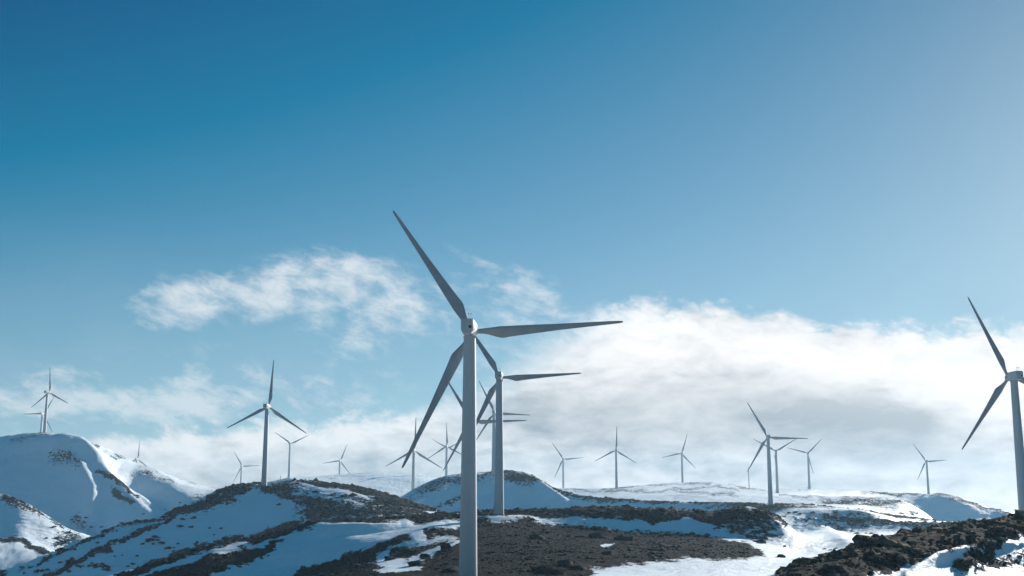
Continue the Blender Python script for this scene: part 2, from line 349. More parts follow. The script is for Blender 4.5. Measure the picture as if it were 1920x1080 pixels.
# ---- vegetation mask: polygons ('P') and strokes ('S'), level, feather px, track range
def poly_sd(U, V, pts):
    n = len(pts); ins = np.zeros(U.shape, bool); best = np.full(U.shape, 1e9)
    for i in range(n):
        x0, y0 = pts[i]; x1, y1 = pts[(i+1) % n]
        dx, dy = x1-x0, y1-y0; l2 = dx*dx + dy*dy + 1e-9
        t = np.clip(((U-x0)*dx + (V-y0)*dy)/l2, 0, 1); best = np.minimum(best, np.hypot(U-x0-t*dx, V-y0-t*dy))
        if dy != 0:
            c_ = ((y0 > V) != (y1 > V)) & (U < dx * (V - y0) / dy + x0); ins ^= c_
    return np.where(ins, best, -best)
VEG = [
 # rocky slope on the right
 ('P', [(1380,1110),(1450,1083),(1520,1052),(1600,1022),(1700,995),(1920,950),(2400,900),(2400,1010),(1920,1006),(1885,1020),(1850,1052),(1800,1072),(1790,1060),(1830,1038),(1850,1034),(1790,1040),(1740,1048),(1700,1062),(1650,1078),(1600,1098),(1500,1120)], 1.0, 5, .5, 3.4),
 ('P', [(1780,1072),(1850,1045),(1920,1026),(1960,1060),(1900,1060),(1850,1072),(1800,1085)], .48, 5, .5, 3.0),
 # foreground heath
 ('P', [(560,1100),(620,1060),(650,1050),(700,1058),(740,1072),(790,1065),(770,1050),(745,1040),(800,1022),(850,1012),(870,990),(900,978),(1000,980),(1100,986),(1220,1000),(1330,1006),(1400,1016),(1425,1030),(1432,1040),(1400,1048),(1300,1046),(1250,1048),(1160,1058),(1120,1070),(1085,1085),(1060,1130),(560,1130)], 1.0, 6, 3.0, 6.4),
 ('S', [(800,1006),(850,998),(890,985)], 7, 1.0, 5, 4.5, 6.6),
 ('S', [(650,1046),(700,1034),(755,1018)], 8, 1.0, 4, 4.0, 6.6),
 ('S', [(560,1080),(600,1066),(660,1055),(700,1048)], 9, 1.0, 4, 4.0, 6.2),
 ('S', [(740,1040),(780,1038),(790,1030)], 7, 1.0, 4, 4.0, 6.2),
 # bank under the second turbine
 ('P', [(760,976),(830,961),(940,955),(1080,949),(1200,949),(1330,957),(1400,958),(1380,975),(1345,986),(1320,978),(1270,972),(1220,980),(1170,970),(1080,967),(1000,970),(960,974),(880,976),(800,980)], 1.0, 5, 6.0, 8.2),
 ('P', [(960,970),(1000,975),(1080,982),(1200,992),(1310,1000),(1380,1010),(1330,1010),(1200,1002),(1060,988),(960,980)], .52, 5, 5.5, 6.6),
 ('P', [(1395,985),(1440,985),(1470,1005),(1430,1020),(1390,1005)], .46, 8, 5.5, 7.1),
 ('P', [(1330,956),(1400,958),(1445,965),(1470,985),(1488,1004),(1440,1002),(1380,1000),(1330,998),(1345,985)], .53, 5, 6.0, 8.2),
 ('S', [(480,1012),(560,990),(640,979),(700,977),(760,969),(850,962)], 6, 1.0, 4, 6.2, 8.3),
 ('P', [(560,984),(620,972),(700,968),(760,970),(735,980),(690,988),(640,990),(600,986)], .9, 5, 6.2, 8.6),
 # dark bands across the near left slope
 ('S', [(225,1084),(280,1062),(330,1042),(400,1020),(470,1008),(540,988),(560,985)], 7, 1.0, 4, 6.3, 9.2),
 ('P', [(180,1110),(300,1075),(400,1040),(440,1035),(470,1028),(510,1030),(500,1042),(450,1058),(400,1074),(360,1100)], 1.0, 5, 4.6, 6.9),
 ('S', [(505,1032),(520,1020),(528,1014)], 6, 1.0, 4, 5.5, 6.9),
 ('S', [(90,1080),(150,1052),(190,1034),(225,1015),(280,990),(330,968),(380,948),(400,935)], 4, .95, 3.2, 8.0, 9.1),
 ('P', [(25,1082),(100,1036),(200,994),(300,967),(350,945),(410,915),(430,912),(410,926),(360,956),(300,975),(200,1002),(110,1041),(60,1066)], .62, 3, 8.3, 9.4),
 ('S', [(150,1060),(210,1063),(180,1063)], 3, .8, 3, 8.0, 9.0),
 ('P', [(300,1080),(340,1068),(390,1052),(400,1062),(350,1078)], .42, 5, 8.0, 9.0),
 # top of that hill
 ('P', [(400,916),(440,903),(500,896),(545,897),(560,915),(600,930),(680,945),(740,940),(760,930),(830,955),(850,966),(780,972),(700,972),(640,980),(600,975),(595,985),(565,975),(555,962),(565,950),(540,938),(500,930),(480,918),(465,928),(440,938),(390,955),(370,962),(380,945)], .71, 7, 8.0, 9.6),
 ('P', [(545,900),(620,900),(720,920),(790,945),(840,965),(700,945),(600,925),(560,910)], .95, 4, 8.2, 9.6),
 # second turbine knoll
 ('P', [(900,880),(960,882),(1000,896),(1060,918),(1110,930),(1180,937),(1180,944),(1110,940),(1060,936),(1040,930),(1000,920),(960,908),(930,905),(900,900)], .58, 7, 10.2, 11.6),
 ('P', [(790,905),(830,890),(860,886),(900,882),(900,902),(860,915),(820,922),(780,935),(740,945)], .44, 8, 10.2, 11.6),
 ('P', [(960,884),(1010,898),(1060,918),(1110,932),(1060,930),(1000,908)], .78, 4, 10.4, 11.6),
 ('S', [(820,948),(850,938),(880,930)], 4, .6, 4, 10.2, 11.0),
 ('S', [(1100,933),(1200,939),(1300,942),(1400,944),(1500,946),(1560,951),(1620,959),(1700,970),(1780,979)], 4, .95, 2.5, 10.5, 11.5),
 ('P', [(1380,945),(1440,942),(1500,944),(1560,950),(1560,956),(1480,957),(1430,966),(1380,958),(1300,955)], .62, 6, 10.1, 11.6),
 ('P', [(1060,925),(1130,935),(1250,940),(1250,946),(1130,944),(1070,938)], .55, 4, 10.4, 11.4),
 # dark bank beyond the gully
 ('P', [(1440,966),(1540,971),(1700,978),(1920,980),(2100,970),(2100,1000),(1920,1000),(1760,996),(1640,990),(1560,984),(1500,976)], .58, 6, 8.1, 9.5),
 ('P', [(1660,978),(2000,978),(2000,986),(1660,984)], .8, 3, 8.5, 9.5),
 ('S', [(1540,972),(1700,979),(1920,981)], 3, 1.0, 2, 8.6, 9.5),
 ('P', [(1470,975),(1560,980),(1640,995),(1600,1000),(1520,990)], .45, 6, 7.6, 8.9),
 ('P', [(1460,958),(1680,958),(1690,976),(1460,970)], .36, 8, 9.3, 10.0),
 # knoll on the far right
 ('P', [(1520,934),(1580,930),(1640,931),(1690,943),(1710,955),(1640,950),(1600,945),(1640,965),(1600,956),(1540,945)], .60, 7, 12.2, 13.5),
 ('P', [(1590,938),(1650,942),(1690,962),(1650,968),(1610,955)], .5, 6, 12.2, 13.3),
 ('S', [(1700,960),(1716,966)], 4, .55, 4, 12.0, 13.2),
 ('S', [(1620,921),(1700,925),(1765,928),(1800,937),(1850,952),(1890,961)], 4, .75, 4, 14.2, 15.4),
 ('P', [(1760,926),(1800,934),(1860,950),(1900,962),(1860,962),(1800,950),(1770,938)], .5, 5, 14.2, 15.4),
 ('S', [(1490,918),(1560,919),(1640,922)], 1.2, .55, 2, 14.3, 15.4),
 ('S', [(1160,915),(1240,908),(1290,905),(1350,906),(1400,914),(1440,922)], 1.6, .58, 2.5, 14.3, 15.4),
 ('S', [(1060,918),(1150,918),(1280,924),(1360,928)], 2, .6, 3, 13.3, 14.6),
 ('S', [(1255,919),(1340,914),(1390,919)], 2, .6, 3, 14.0, 15.0),
 ('S', [(1290,924),(1340,928),(1380,925)], 4, .5, 5, 12.6, 14.4),
 ('S', [(1460,928),(1520,932),(1600,934)], 2, .6, 3, 12.6, 14.2),
 ('S', [(600,893),(640,891),(690,889)], 1.0, .5, 2, 14.5, 15.4),
 # left hills
 ('P', [(20,833),(60,829),(90,834),(80,842),(40,840)], .52, 6, 12.2, 13.4),
 ('P', [(90,858),(120,860),(160,880),(150,893),(115,882),(90,872)], .52, 7, 12.2, 13.4),
 ('S', [(60,822),(130,827),(185,839)], 4, .58, 4, 12.4, 13.5),
 ('S', [(186,899),(215,915),(258,941)], 3.5, 1.0, 2.5, 12.0, 13.3),
 ('S', [(206,930),(225,944),(246,956)], 5, 1.0, 2.5, 12.0, 13.3),
 ('S', [(225,860),(252,869),(290,884),(350,900),(405,914)], 4, .62, 4, 12.5, 13.5),
 ('P', [(245,888),(275,885),(320,905),(350,918),(320,915),(280,900)], .50, 5, 12.2, 13.4),
 ('P', [(340,935),(370,925),(410,918),(400,935),(360,945)], .5, 6, 12.2, 13.5),
 ('S', [(210,860),(217,863)], 2, .8, 2, 12.2, 13.5),
 ('P', [(0,926),(20,930),(45,942),(60,958),(100,978),(140,994),(110,990),(70,975),(40,958),(0,952)], .62, 5, 10.3, 11.5),
 ('P', [(100,1005),(140,995),(160,1010),(120,1030),(80,1030)], .42, 6, 10.2, 11.4),
 ('S', [(0,1014),(35,1016),(75,1030),(98,1042)], 5, .95, 3, 9.4, 10.5),
 ('S', [(0,1076),(12,1084)], 7, .9, 4, 9.0, 10.2),
 ('P', [(130,965),(155,962),(160,985),(200,998),(150,1000),(120,985)], .38, 6, 11.0, 13.0),
]
HOLES = [  # snow inside the heath
 ('P', [(548,904),(575,905),(640,920),(700,932),(712,937),(640,930),(580,917)], 3, 8.2, 9.5),
 ('P', [(535,915),(600,928),(700,938),(630,935),(560,924)], 3, 8.2, 9.5),
 ('P', [(725,972),(770,968),(810,968),(770,976)], 3, 8.0, 9.5),
 ('P', [(1000,976),(1010,971),(1170,971),(1220,983),(1280,972),(1325,980),(1338,988),(1318,998),(1250,994),(1150,986)], 4, 5.6, 7.0),
 ('P', [(1128,1020),(1145,1016),(1153,1018),(1140,1024)], 2, 4.0, 6.4),
 ('P', [(1178,1019),(1186,1020),(1184,1022)], 1.5, 4.0, 6.4),
 ('P', [(700,1072),(780,1045),(860,1006),(878,1002),(850,1020),(800,1046),(780,1068),(720,1074)], 3, 4.0, 6.6),
 ('P', [(776,1042),(820,1038),(812,1045),(785,1048)], 3, 4.0, 6.6),
 ('P', [(780,974),(805,958),(836,962),(800,966)], 3, 8.3, 9.6),
]
veg = np.zeros(U.shape)
U0, V0 = U, V
jit = np.clip(RR / 300, .5, 1.0)
U = U0 + 16 * fbm(U0 / 34, V0 / 17, 4, 131); V = V0 + 8 * fbm(U0 / 30, V0 / 15, 4, 151)
def cut(pts, pad, k0, k1):
    xs = [p[0] for p in pts]; ys = [p[1] for p in pts]
    return (U > min(xs)-pad) & (U < max(xs)+pad) & (V > min(ys)-pad) & (V < max(ys)+pad) & (KK > k0) & (KK < k1)
for e in VEG:
    if e[0] == 'P': _, pts, lvl, fe, k0, k1 = e; wd_ = 0
    else: _, pts, wd_, lvl, fe, k0, k1 = e
    m = cut(pts, 5 * fe + wd_ + 2, k0, k1)
    if not m.any(): continue
    if e[0] == 'P': sd_ = poly_sd(U[m], V[m], pts)
    else:
        b, _, fr = seg_dist(U[m], V[m], pts); sd_ = wd_ - b
    fe = fe * 1.5; lvl = lvl if lvl > .7 else lvl * 1.1 + .04; val = np.clip(.55 + sd_ / (2 * fe), 0, 1) * lvl
    veg[m] = np.maximum(veg[m], val)
for _, pts, fe, k0, k1 in HOLES:
    m = cut(pts, 3 * fe, k0, k1)
    if m.any(): veg[m] = np.minimum(veg[m], 1 - np.clip(.5 + poly_sd(U[m], V[m], pts) / (2 * fe), 0, 1))
rock = np.zeros(U.shape)
m = cut([(1440, 960), (2500, 1120)], 10, 1.5, 3.0)
rock[m] = np.clip((poly_sd(U[m], V[m], [(1480,1100),(1560,1062),(1640,1035),(1740,1010),(1850,996),(1920,985),(2200,960),(2400,1100),(1800,1120)]) + 8) / 16, 0, 1)
# outside the view: patches of heath from noise
outv = (np.abs(AZS) > R(24.5))[None, :] * np.ones(U.shape, bool)
nz = np.clip(.68 + 1.6 * fbm(XX / 60, YY / 60, 3, 91), 0, 1)
veg = np.where(outv & (KK > .9), np.clip(nz * 1.1, 0, 1), veg)
fv = (V > 1090) & (KK < 4.6) & (KK > .3)
veg = np.where(fv, np.maximum(veg, np.clip(.20 + 1.2 * fbm(XX / 25, YY / 25, 3, 97), 0, 1)), veg)
U, V = U0, V0
# ---- relief
far_fade = np.clip((2600 - RR) / 600, 0, 1)
near = np.clip((KK - 1.2) / 1.0, 0, 1)
ZZ += far_fade * near * (.9 * fbm(XX / 60, YY / 60, 3, 5) * np.clip(RR / 700, .25, 1.3) + .22 * fbm(XX / 11, YY / 11, 3, 11) * np.clip(RR / 400, .5, 2.0))
# snow drifts combed by the wind, small
wx, wy = XX * .82 + YY * .57, -XX * .57 + YY * .82
ZZ += far_fade * near * (1 - np.clip(veg * 1.4, 0, 1)) * (.16 * fbm(wx / 7, wy / 1.8, 3, 23) + .30 * fbm(wx / 24, wy / 7, 3, 29)) * np.clip(RR / 350, .4, 2)
vm_ = np.clip((veg - .35) * 3, 0, 1)
ZZ += far_fade * near * vm_ * (.42 * fbm(XX / 2.2, YY / 2.2, 3, 41) * np.clip(RR / 300, .7, 2.2))
ZZ += rock * np.clip((veg - .5) * 3, 0, 1) * (.9 * np.abs(fbm(XX / 3.2, YY / 2.4, 3, 61, .5)) + .5 * fbm(XX / 9, YY / 5, 2, 67))

# ------------------------------------------------------------------ turbine stations: hub px, blade angles, rotor px -> distance, yaw
H_HUB, R_BL, OVER = 40.0, 24.0, 2.9
TUR = [  # name of view, hub x, hub y, rotor px, first blade angle, yaw deg, label
 (885, 622, 283, 3.0, 5, 'largest white turbine in the centre, its tower running out of the bottom of the picture'),
 (938, 708, 152, 2.5, 5, 'grey turbine just right of the largest one, standing on the dark heath bank'),
 (504, 763, 89, 86, 6, 'dark shaded turbine on top of the near left hill with heath and snow'),
 (1891, 708, 167, 113.5, -3, 'large pale turbine at the right edge rising behind the rocky slope'),
 (927, 774, 68, -4, 5, 'slim turbine seen between the two central towers, standing on the round knoll'),
 (883, 790, 105, 0.5, 5, 'turbine hidden behind the largest tower, only its three blades reaching out'),
 (777, 845, 62, 88, 5, 'turbine left of the largest tower, its foot hidden by the flank of the round knoll'),
 (838, 837, 44, 92, 5, 'nearer one of two overlapping turbines left of the largest tower, one blade straight up'),
 (839, 841, 34, 29, 5, 'farther one of two overlapping turbines left of the largest tower, blades in a V'),
 (1056, 861, 38, 4, 5, 'small turbine on the snowfield just right of the round knoll, one blade pointing level right'),
 (1155, 844, 45, 87, 5, 'small turbine on the snowfield, one blade upright, middle of three right of the centre'),
 (1278, 850, 38, 72, 5, 'small turbine on the crest of the pale snow hill right of the centre'),
 (1439, 820, 75, -2, 5, 'dark mid-sized turbine standing on the dark terrace in front of two paler ones'),
 (1454, 846, 47, 30, 5, 'pale turbine right behind the mid-sized one on the terrace, blades in a V'),
 (1514, 850, 39, 44, 5, 'faint turbine on the low far ridge, two blades raised and one down to the right'),
 (1736, 865, 38.5, 3, 5, 'faint lone turbine on the far right hill'),
 (93, 736, 49, 94, 19, 'taller of the two turbines on the round snow hill at the far left'),
 (82, 776, 41, 180, 8, 'shorter turbine behind the taller one on the far left hill, one blade level left'),
 (258, 861, 34, 86, 8, 'turbine sunk behind the long ridge at the left, only hub and blades showing'),
 (454, 874, 32.5, 2, 5, 'tiny turbine left of the dark shaded one, behind the near left hill'),
 (545, 832, 38.5, 25, 5, 'small turbine right of the dark shaded one, two blades raised in a V'),
 (638, 864, 34, 68, 5, 'tiny turbine on the smooth far snow hill left of the centre'),
]
stations = []
for hx, hy, rp, ang, yaw, lab in TUR:
    D = F_PX * R_BL / rp
    hub = at(hx, hy, D); y_ = R(yaw)
    base = Vector((hub.x - OVER * math.sin(y_), hub.y - OVER * math.cos(y_), hub.z - H_HUB))
    stations.append((base, yaw, ang, lab))
MAST = at(1404, 917, 1300)
# level a pad of ground under every tower
def pad(px_, py_, pz_, rad):
    global ZZ
    d2 = (XX - px_) ** 2 + (YY - py_) ** 2
    w = np.exp(-(d2 / (rad * rad)) ** 2); ZZ = ZZ + (pz_ - ZZ) * w
for base, *_ in stations: pad(base.x, base.y, base.z + .15, 11.0)

me = np_mesh('ground', np.stack([XX, YY, ZZ], -1).reshape(-1, 3),
             (lambda i, j: np.stack([i*NC+j, i*NC+(j+1) % NC, (i+1)*NC+(j+1) % NC, (i+1)*NC+j], -1).reshape(-1, 4))(*np.meshgrid(np.arange(NR-1), np.arange(NC), indexing='ij')))
for nm, arr in (('veg', veg), ('rock', rock)):
    at_ = me.attributes.new(nm, 'FLOAT', 'POINT'); at_.data.foreach_set('value', arr.astype(np.float32).ravel())

# ---- ground material
def heath_colour(b, P, k=1.0):
    n1 = b.noise(P, 1.5, 6, .72); n2 = b.noise(P, .13, 3, .5); n3 = b.noise(P, 2.2, 4, .7)
    r = b.mix(b.mapr(n1, .45, .60), (.003, .006, .009, 1), (.060, .056, .047, 1))
    r = b.mix(b.mapr(n2, .42, .60, 0, .5), r, (.008, .013, .016, 1))
    r = b.mix(b.mapr(n3, .57, .70, 0, .75), r, (.25, .235, .205, 1))
    return r
GM, b, p = principled('snow_and_heath')
P_ = b.n('ShaderNodeTexCoord').outputs['Object']
va = b.n('ShaderNodeAttribute', attribute_name='veg').outputs['Fac']; ra = b.n('ShaderNodeAttribute', attribute_name='rock').outputs['Fac']
na = b.noise(P_, .55, 8, .74); nb = b.noise(P_, .09, 4, .6)
edge = b.m('ADD', va, b.m('ADD', b.m('MULTIPLY', b.m('SUBTRACT', na, .5), 2.3), b.m('MULTIPLY', b.m('SUBTRACT', nb, .5), .7)))
edge = b.m('MULTIPLY', edge, b.mapr(va, .02, .12))
mask = b.mapr(edge, .47, .55)
snow = b.mix(b.mapr(b.noise(P_, .05, 4, .55), .3, .7), (.76, .85, .89, 1), (.83, .90, .93, 1))
snow = b.mix(b.mapr(b.noise(b.vm('MULTIPLY', P_, (1, .35, 1)), .5, 6, .7), .60, .78, 0, .16), snow, (.45, .44, .40, 1))
rockc = b.mix(b.mapr(b.noise(b.vm('MULTIPLY', P_, (1, 1, 2.6)), .8, 7, .7, 1.0), .38, .62), (.012, .017, .022, 1), (.13, .118, .115, 1))
heath = b.mix(b.m('MULTIPLY', ra, b.mapr(b.noise(P_, .35, 3, .5), .38, .52)), heath_colour(b, P_), rockc)
b.put(p.inputs['Base Color'], b.mix(mask, snow, heath))
b.put(p.inputs['Roughness'], b.mapr(mask, 0, 1, .62, .95)); b.put(p.inputs['Specular IOR Level'], b.mapr(mask, 0, 1, .25, .02))
bmp = b.n('ShaderNodeBump'); bmp.inputs['Strength'].default_value = 1.0; bmp.inputs['Distance'].default_value = 1.0
rv = b.n('ShaderNodeVectorRotate', rotation_type='Z_AXIS'); GM.node_tree.links.new(P_, rv.inputs[0]); rv.inputs['Angle'].default_value = R(35)
drift = b.noise(b.vm('MULTIPLY', rv.outputs[0], (1.5, .4, 1)), .32, 7, .62, .4)
hs = b.m('MULTIPLY', drift, .62)
hv = b.m('ADD', b.m('MULTIPLY', b.noise(P_, 1.1, 6, .74), 1.25), b.m('MULTIPLY', b.noise(P_, 4.0, 3, .6), .35))
hgt = b.m('ADD', b.m('MULTIPLY', hs, b.m('SUBTRACT', 1.0, mask)), b.m('MULTIPLY', b.m('ADD', hv, .2), mask))
b.put(bmp.inputs['Height'], hgt); GM.node_tree.links.new(bmp.outputs[0], p.inputs['Normal'])
ground = mesh_obj('ground', me, GM); tag(ground, kind='structure')

# ------------------------------------------------------------------ shrubs
def shrub_proto(sub, seed, flat=.62, rough=.35):
    bm = bmesh.new(); bmesh.ops.create_icosphere(bm, subdivisions=sub, radius=1.0)
    rs = random.Random(seed)
    ph = [(rs.uniform(2, 5), Vector((rs.uniform(-1,1), rs.uniform(-1,1), rs.uniform(-1,1))).normalized(), rs.uniform(0, 6)) for _ in range(7)]
    for v in bm.verts:
        n = v.co.normalized(); d = 1 + sum(rough * .32 * math.sin(f * 2 * n.dot(a) + q) for f, a, q in ph) + rs.uniform(-rough, rough) * .45
        v.co = n * d; v.co.z *= flat
        if v.co.z < -.15: v.co.z = -.15 - .2 * abs(v.co.z)
    me_ = bpy.data.meshes.new('t'); bm.to_mesh(me_); bm.free()
    Vv = np.array([v.co[:] for v in me_.vertices]); Ff = np.array([f.vertices[:] for f in me_.polygons]); bpy.data.meshes.remove(me_)
    return Vv, Ff
SM, b, p = principled('heath_shrub')
P_ = b.n('ShaderNodeTexCoord').outputs['Object']
base_ = b.mix(b.mapr(b.noise(P_, 5.0, 4, .7), .35, .65), (.003, .006, .009, 1), (.036, .034, .030, 1))
b.put(p.inputs['Base Color'], b.mix(b.mapr(b.noise(P_, .22, 3, .5), .45, .65, 0, .45), base_, (.13, .112, .08, 1))); p.inputs['Roughness'].default_value = .9; p.inputs['Specular IOR Level'].default_value = .03
bm_ = b.n('ShaderNodeBump'); bm_.inputs['Distance'].default_value = .25; b.put(bm_.inputs['Height'], b.noise(P_, 6, 4, .7)); SM.node_tree.links.new(bm_.outputs[0], p.inputs['Normal'])
CM, b, p = principled('cushion_shrub')
P_ = b.n('ShaderNodeTexCoord').outputs['Object']
base_ = b.mix(b.mapr(b.noise(P_, 4.0, 5, .7), .36, .64), (.012, .016, .017, 1), (.13, .108, .075, 1))
b.put(p.inputs['Base Color'], b.mix(b.mapr(b.noise(P_, .4, 3, .5), .45, .62, 0, .65), base_, (.24, .20, .13, 1))); p.inputs['Roughness'].default_value = .9; p.inputs['Specular IOR Level'].default_value = .03
bm_ = b.n('ShaderNodeBump'); bm_.inputs['Distance'].default_value = .2; b.put(bm_.inputs['Height'], b.noise(P_, 5, 5, .7)); CM.node_tree.links.new(bm_.outputs[0], p.inputs['Normal'])
P1 = [shrub_proto(1, s) for s in range(6)]; P2 = [shrub_proto(2, s + 20, .58, .45) for s in range(5)]
A_cell = (RR[1:, :-1] - RR[:-1, :-1]) * RR[:-1, :-1] * np.diff(AZS)[None, :]
def scatter(name, label, k0, k1, dens, s0, s1, protos, vmin=.62, maxn=14000, azlim=26, sink=.12, mat=None):
    """one mesh of low shrubs over the heath between tracks k0 and k1"""
    vv = veg[:-1, :-1]
    ok = (vv > vmin) & (KK[:-1, :-1] >= k0) & (KK[:-1, :-1] < k1) & (np.abs(AZS[:-1]) < R(azlim))[None, :]
    w = np.where(ok, A_cell, 0).ravel(); tot = w.sum()
    if tot <= 0: return
    n = int(min(maxn, tot * dens)); idx = rng.choice(len(w), n, p=w / tot)
    i, j = np.divmod(idx, NC - 1)
    a, c_ = rng.random(n), rng.random(n)
    def lerp(A): return (A[i, j]*(1-a)*(1-c_) + A[i+1, j]*a*(1-c_) + A[i, j+1]*(1-a)*c_ + A[i+1, j+1]*a*c_)
    x, y, z = lerp(XX), lerp(YY), lerp(ZZ)
    clump = np.clip(.75 + 1.6 * fbm(x / 5, y / 5, 2, 77), .35, 1.8)
    s = (s0 + (s1 - s0) * rng.random(n) ** 2.2) * clump; rot = rng.random(n) * 6.28; pid = rng.integers(0, len(protos), n)
    VV, FF, off = [], [], 0
    for q, (Vp, Fp) in enumerate(protos):
        m = pid == q; k = int(m.sum())
        if not k: continue
        cs, sn = np.cos(rot[m])[:, None], np.sin(rot[m])[:, None]; ss = s[m][:, None]; st = 1 + .5 * rng.random((k, 1))
        vx, vy = Vp[None, :, 0] * st, Vp[None, :, 1]
        X = x[m][:, None] + ss * (vx * cs - vy * sn); Y = y[m][:, None] + ss * (vx * sn + vy * cs); Z = z[m][:, None] + ss * (Vp[None, :, 2] - sink) * (.75 + .5 * rng.random((k, 1)))
        VV.append(np.stack([X, Y, Z], -1).reshape(-1, 3)); FF.append((Fp[None] + (np.arange(k) * len(Vp))[:, None, None]).reshape(-1, 3) + off); off += k * len(Vp)
    o = mesh_obj(name, np_mesh(name, np.concatenate(VV), np.concatenate(FF)), mat or SM)
    tag(o, label, 'shrubs', kind='stuff'); return o
scatter('heath_shrubs', 'cushion shrubs with straw tops covering the rocky slope at the lower right', 1.6, 3.3, 1.3, .18, .7, P2, .55, 9000, mat=CM)
scatter('heath_shrubs', 'low brown heath covering the foreground around the largest tower', 3.3, 6.05, .7, .12, .5, P1, .6, 20000)
scatter('heath_shrubs', 'dark heath along the bank below the second largest turbine', 6.05, 8.2, 1.2, .3, 1.0, P1, .5, 10000)
scatter('heath_shrubs', 'dark bands of heath on the near left hill and the bank beyond the gully', 8.0, 9.6, .22, .45, 1.5, P1, .42, 12000)
scatter('heath_shrubs', 'scrub speckling the round knoll and the dark terrace right of it', 9.6, 11.6, .12, .35, 1.0, P1, .6, 6000)
scatter('heath_shrubs', 'scrub dotted over the farthest snow hills', 11.6, 15.5, .03, .5, 1.3, P1, .55, 4000)

# ------------------------------------------------------------------ lone shrubs on the snow
def ground_at(x, y, k0, k1):
    """point on the ground seen at photo pixel (x, y) on the hill between tracks k0 and k1"""
    Un, Vn = px_of(XX, YY, ZZ); rows = [r for r in range(NR) if k0 <= KK[r, 0] <= k1]
    sub = (Un[rows] - x) ** 2 + (Vn[rows] - y) ** 2; q = int(np.argmin(sub)); r, c_ = divmod(q, NC)
    return Vector((XX[rows[r], c_], YY[rows[r], c_], ZZ[rows[r], c_]))
UN, VN = px_of(XX, YY, ZZ)
def ground_fast(x, y, k0, k1):
    rows = np.where((KK[:, 0] >= k0) & (KK[:, 0] <= k1))[0]; c0 = int(np.argmin(np.abs(AZS - azel(x, y)[0])))
    q = int(np.argmin((VN[rows, c0] - y) ** 2)); r = rows[q]
    return Vector((XX[r, c0], YY[r, c0], ZZ[r, c0]))
lone_protos = [np_mesh('shrub', *shrub_proto(2, 50 + k, .8, .5)) for k in range(4)]
def lone(x, y, k0, k1, s, label, group):
    o = mesh_obj('shrub', random.choice(lone_protos), SM); o.location = ground_fast(x, y, k0, k1)
    o.scale = (s * random.uniform(1, 1.5), s, s * random.uniform(.7, 1)); o.rotation_euler = (0, 0, random.uniform(0, 6))
    tag(o, label, 'shrub', group)
gA = 'shrubs dotted on the shaded near left slope'; lA = 'small dark shrub poking through the shaded snow of the near left slope'
for x, y, s in [(292,1008,1.1),(280,1013,1.6),(277,1016,.9),(268,1020,.9),(304,1019,1.3),(294,1013,.9),(313,1029,1.2),(287,1020,.8),(337,987,1.2),(358,988,1),(394,991,.6),(415,990,.8),(402,1003,.5),
                (334,1020,.8),(326,1027,.5),(363,972,1.2),(343,973,1.1),(181,1018,.8),(112,1055,.8),(133,1030,.6),(160,1048,1),(172,1043,1),(172,1056,.6),(46,1075,.7),(70,1072,1.2),(80,1070,1.1),(90,1068,.9),(130,1072,.8),(240,1062,.6),
                (257,1042,.7),(249,1058,.9),(230,1041,.5),(215,1043,.5),(523,947,.9),(405,945,.7),(425,946,.6)]:
    lone(x, y, 8.0, 9.0, s, lA, gA)
gB = 'shrubs standing in the lit snow gully'; lB = 'dark shrub on the sunlit snow of the gully at the right'
for x, y, s in [(1424,1017,1.1),(1471,1024,.5),(1463,1046,.9),(1546,1029,.35),(1556,1032,.45),(1568,1028,.4)]:
    lone(x, y, 4.0, 7.4, s, lB, gB)
for x, y, s in [(1607,1001,1.3),(1624,1001,.8),(1634,1001,.9),(1662,1006,.7),(1618,1009,.6),(1644,1004,.7),(1682,1010,.6)]:
    lone(x, y, 7.2, 9.0, s, 'shrub in the row below the dark bank at the right', 'shrubs below the dark bank')
gC = 'shrubs on the far left slopes'; lC = 'tiny dark shrub on the far left snow slopes'
for x, y, s in [(143,968,1.6),(135,974,1.2),(161,972,1.6),(158,980,1.3),(170,988,1.2),(190,989,1.1),(178,997,1.8),(228,981,1.8),(257,929,1.2),(263,928,1.2),(311,956,.9),(337,943,1.2),(130,998,1.6),(106,1009,1.4),(118,1018,1.7),(138,1011,1.2),(100,988,1.2),(88,1009,1),(268,964,1.2)]:
    lone(x, y, 11.9 if x > 125 and y < 992 else 10.3, 13.2 if x > 125 and y < 992 else 11.2, s, lC, gC)
gD = 'shrubs on the snow mound'; lD = 'small shrub on the shaded face of the flat snow mound at the right'
for x, y, s in [(1480,962,1),(1490,961,.9),(1500,968,.9),(1523,961,1),(1547,971,1.3),(1568,962,1.6),(1568,970,.8),(1596,963,1.2),(1590,968,.9),(1610,965,1)]:
    lone(x, y, 9.3, 9.98, s, lD, gD)
for x, y, s in [(1709,965,1.6),(1690,966,1.8),(1719,963,1)]:
    lone(x, y, 12.0, 13.0, s, 'shrub on the lit snow side of the farther right knoll', 'shrubs on the farther right knoll')
for x, y, s in [(838,1028,.9),(730,1050,1.0),(800,1046,.9),(780,1060,1.1),(845,1072,1.0),(663,1066,1.0),(1165,1014,1.3),(1245,1027,1.1),(1232,1033,.8),(1018,1070,1.3),(1035,1075,1.5),(1090,1068,1.2),(1060,1060,.9),(1140,1040,.8),(1005,1010,1.2),(1120,1008,1.0)]:
    lone(x, y, 3.9, 6.0, s * 1.45, 'rounded shrub rising out of the foreground heath', 'shrubs in the foreground heath')
lone(1647, 1011, 2.5, 3.05, .9, 'dark round bush standing up on the crest of the rocky slope', None)

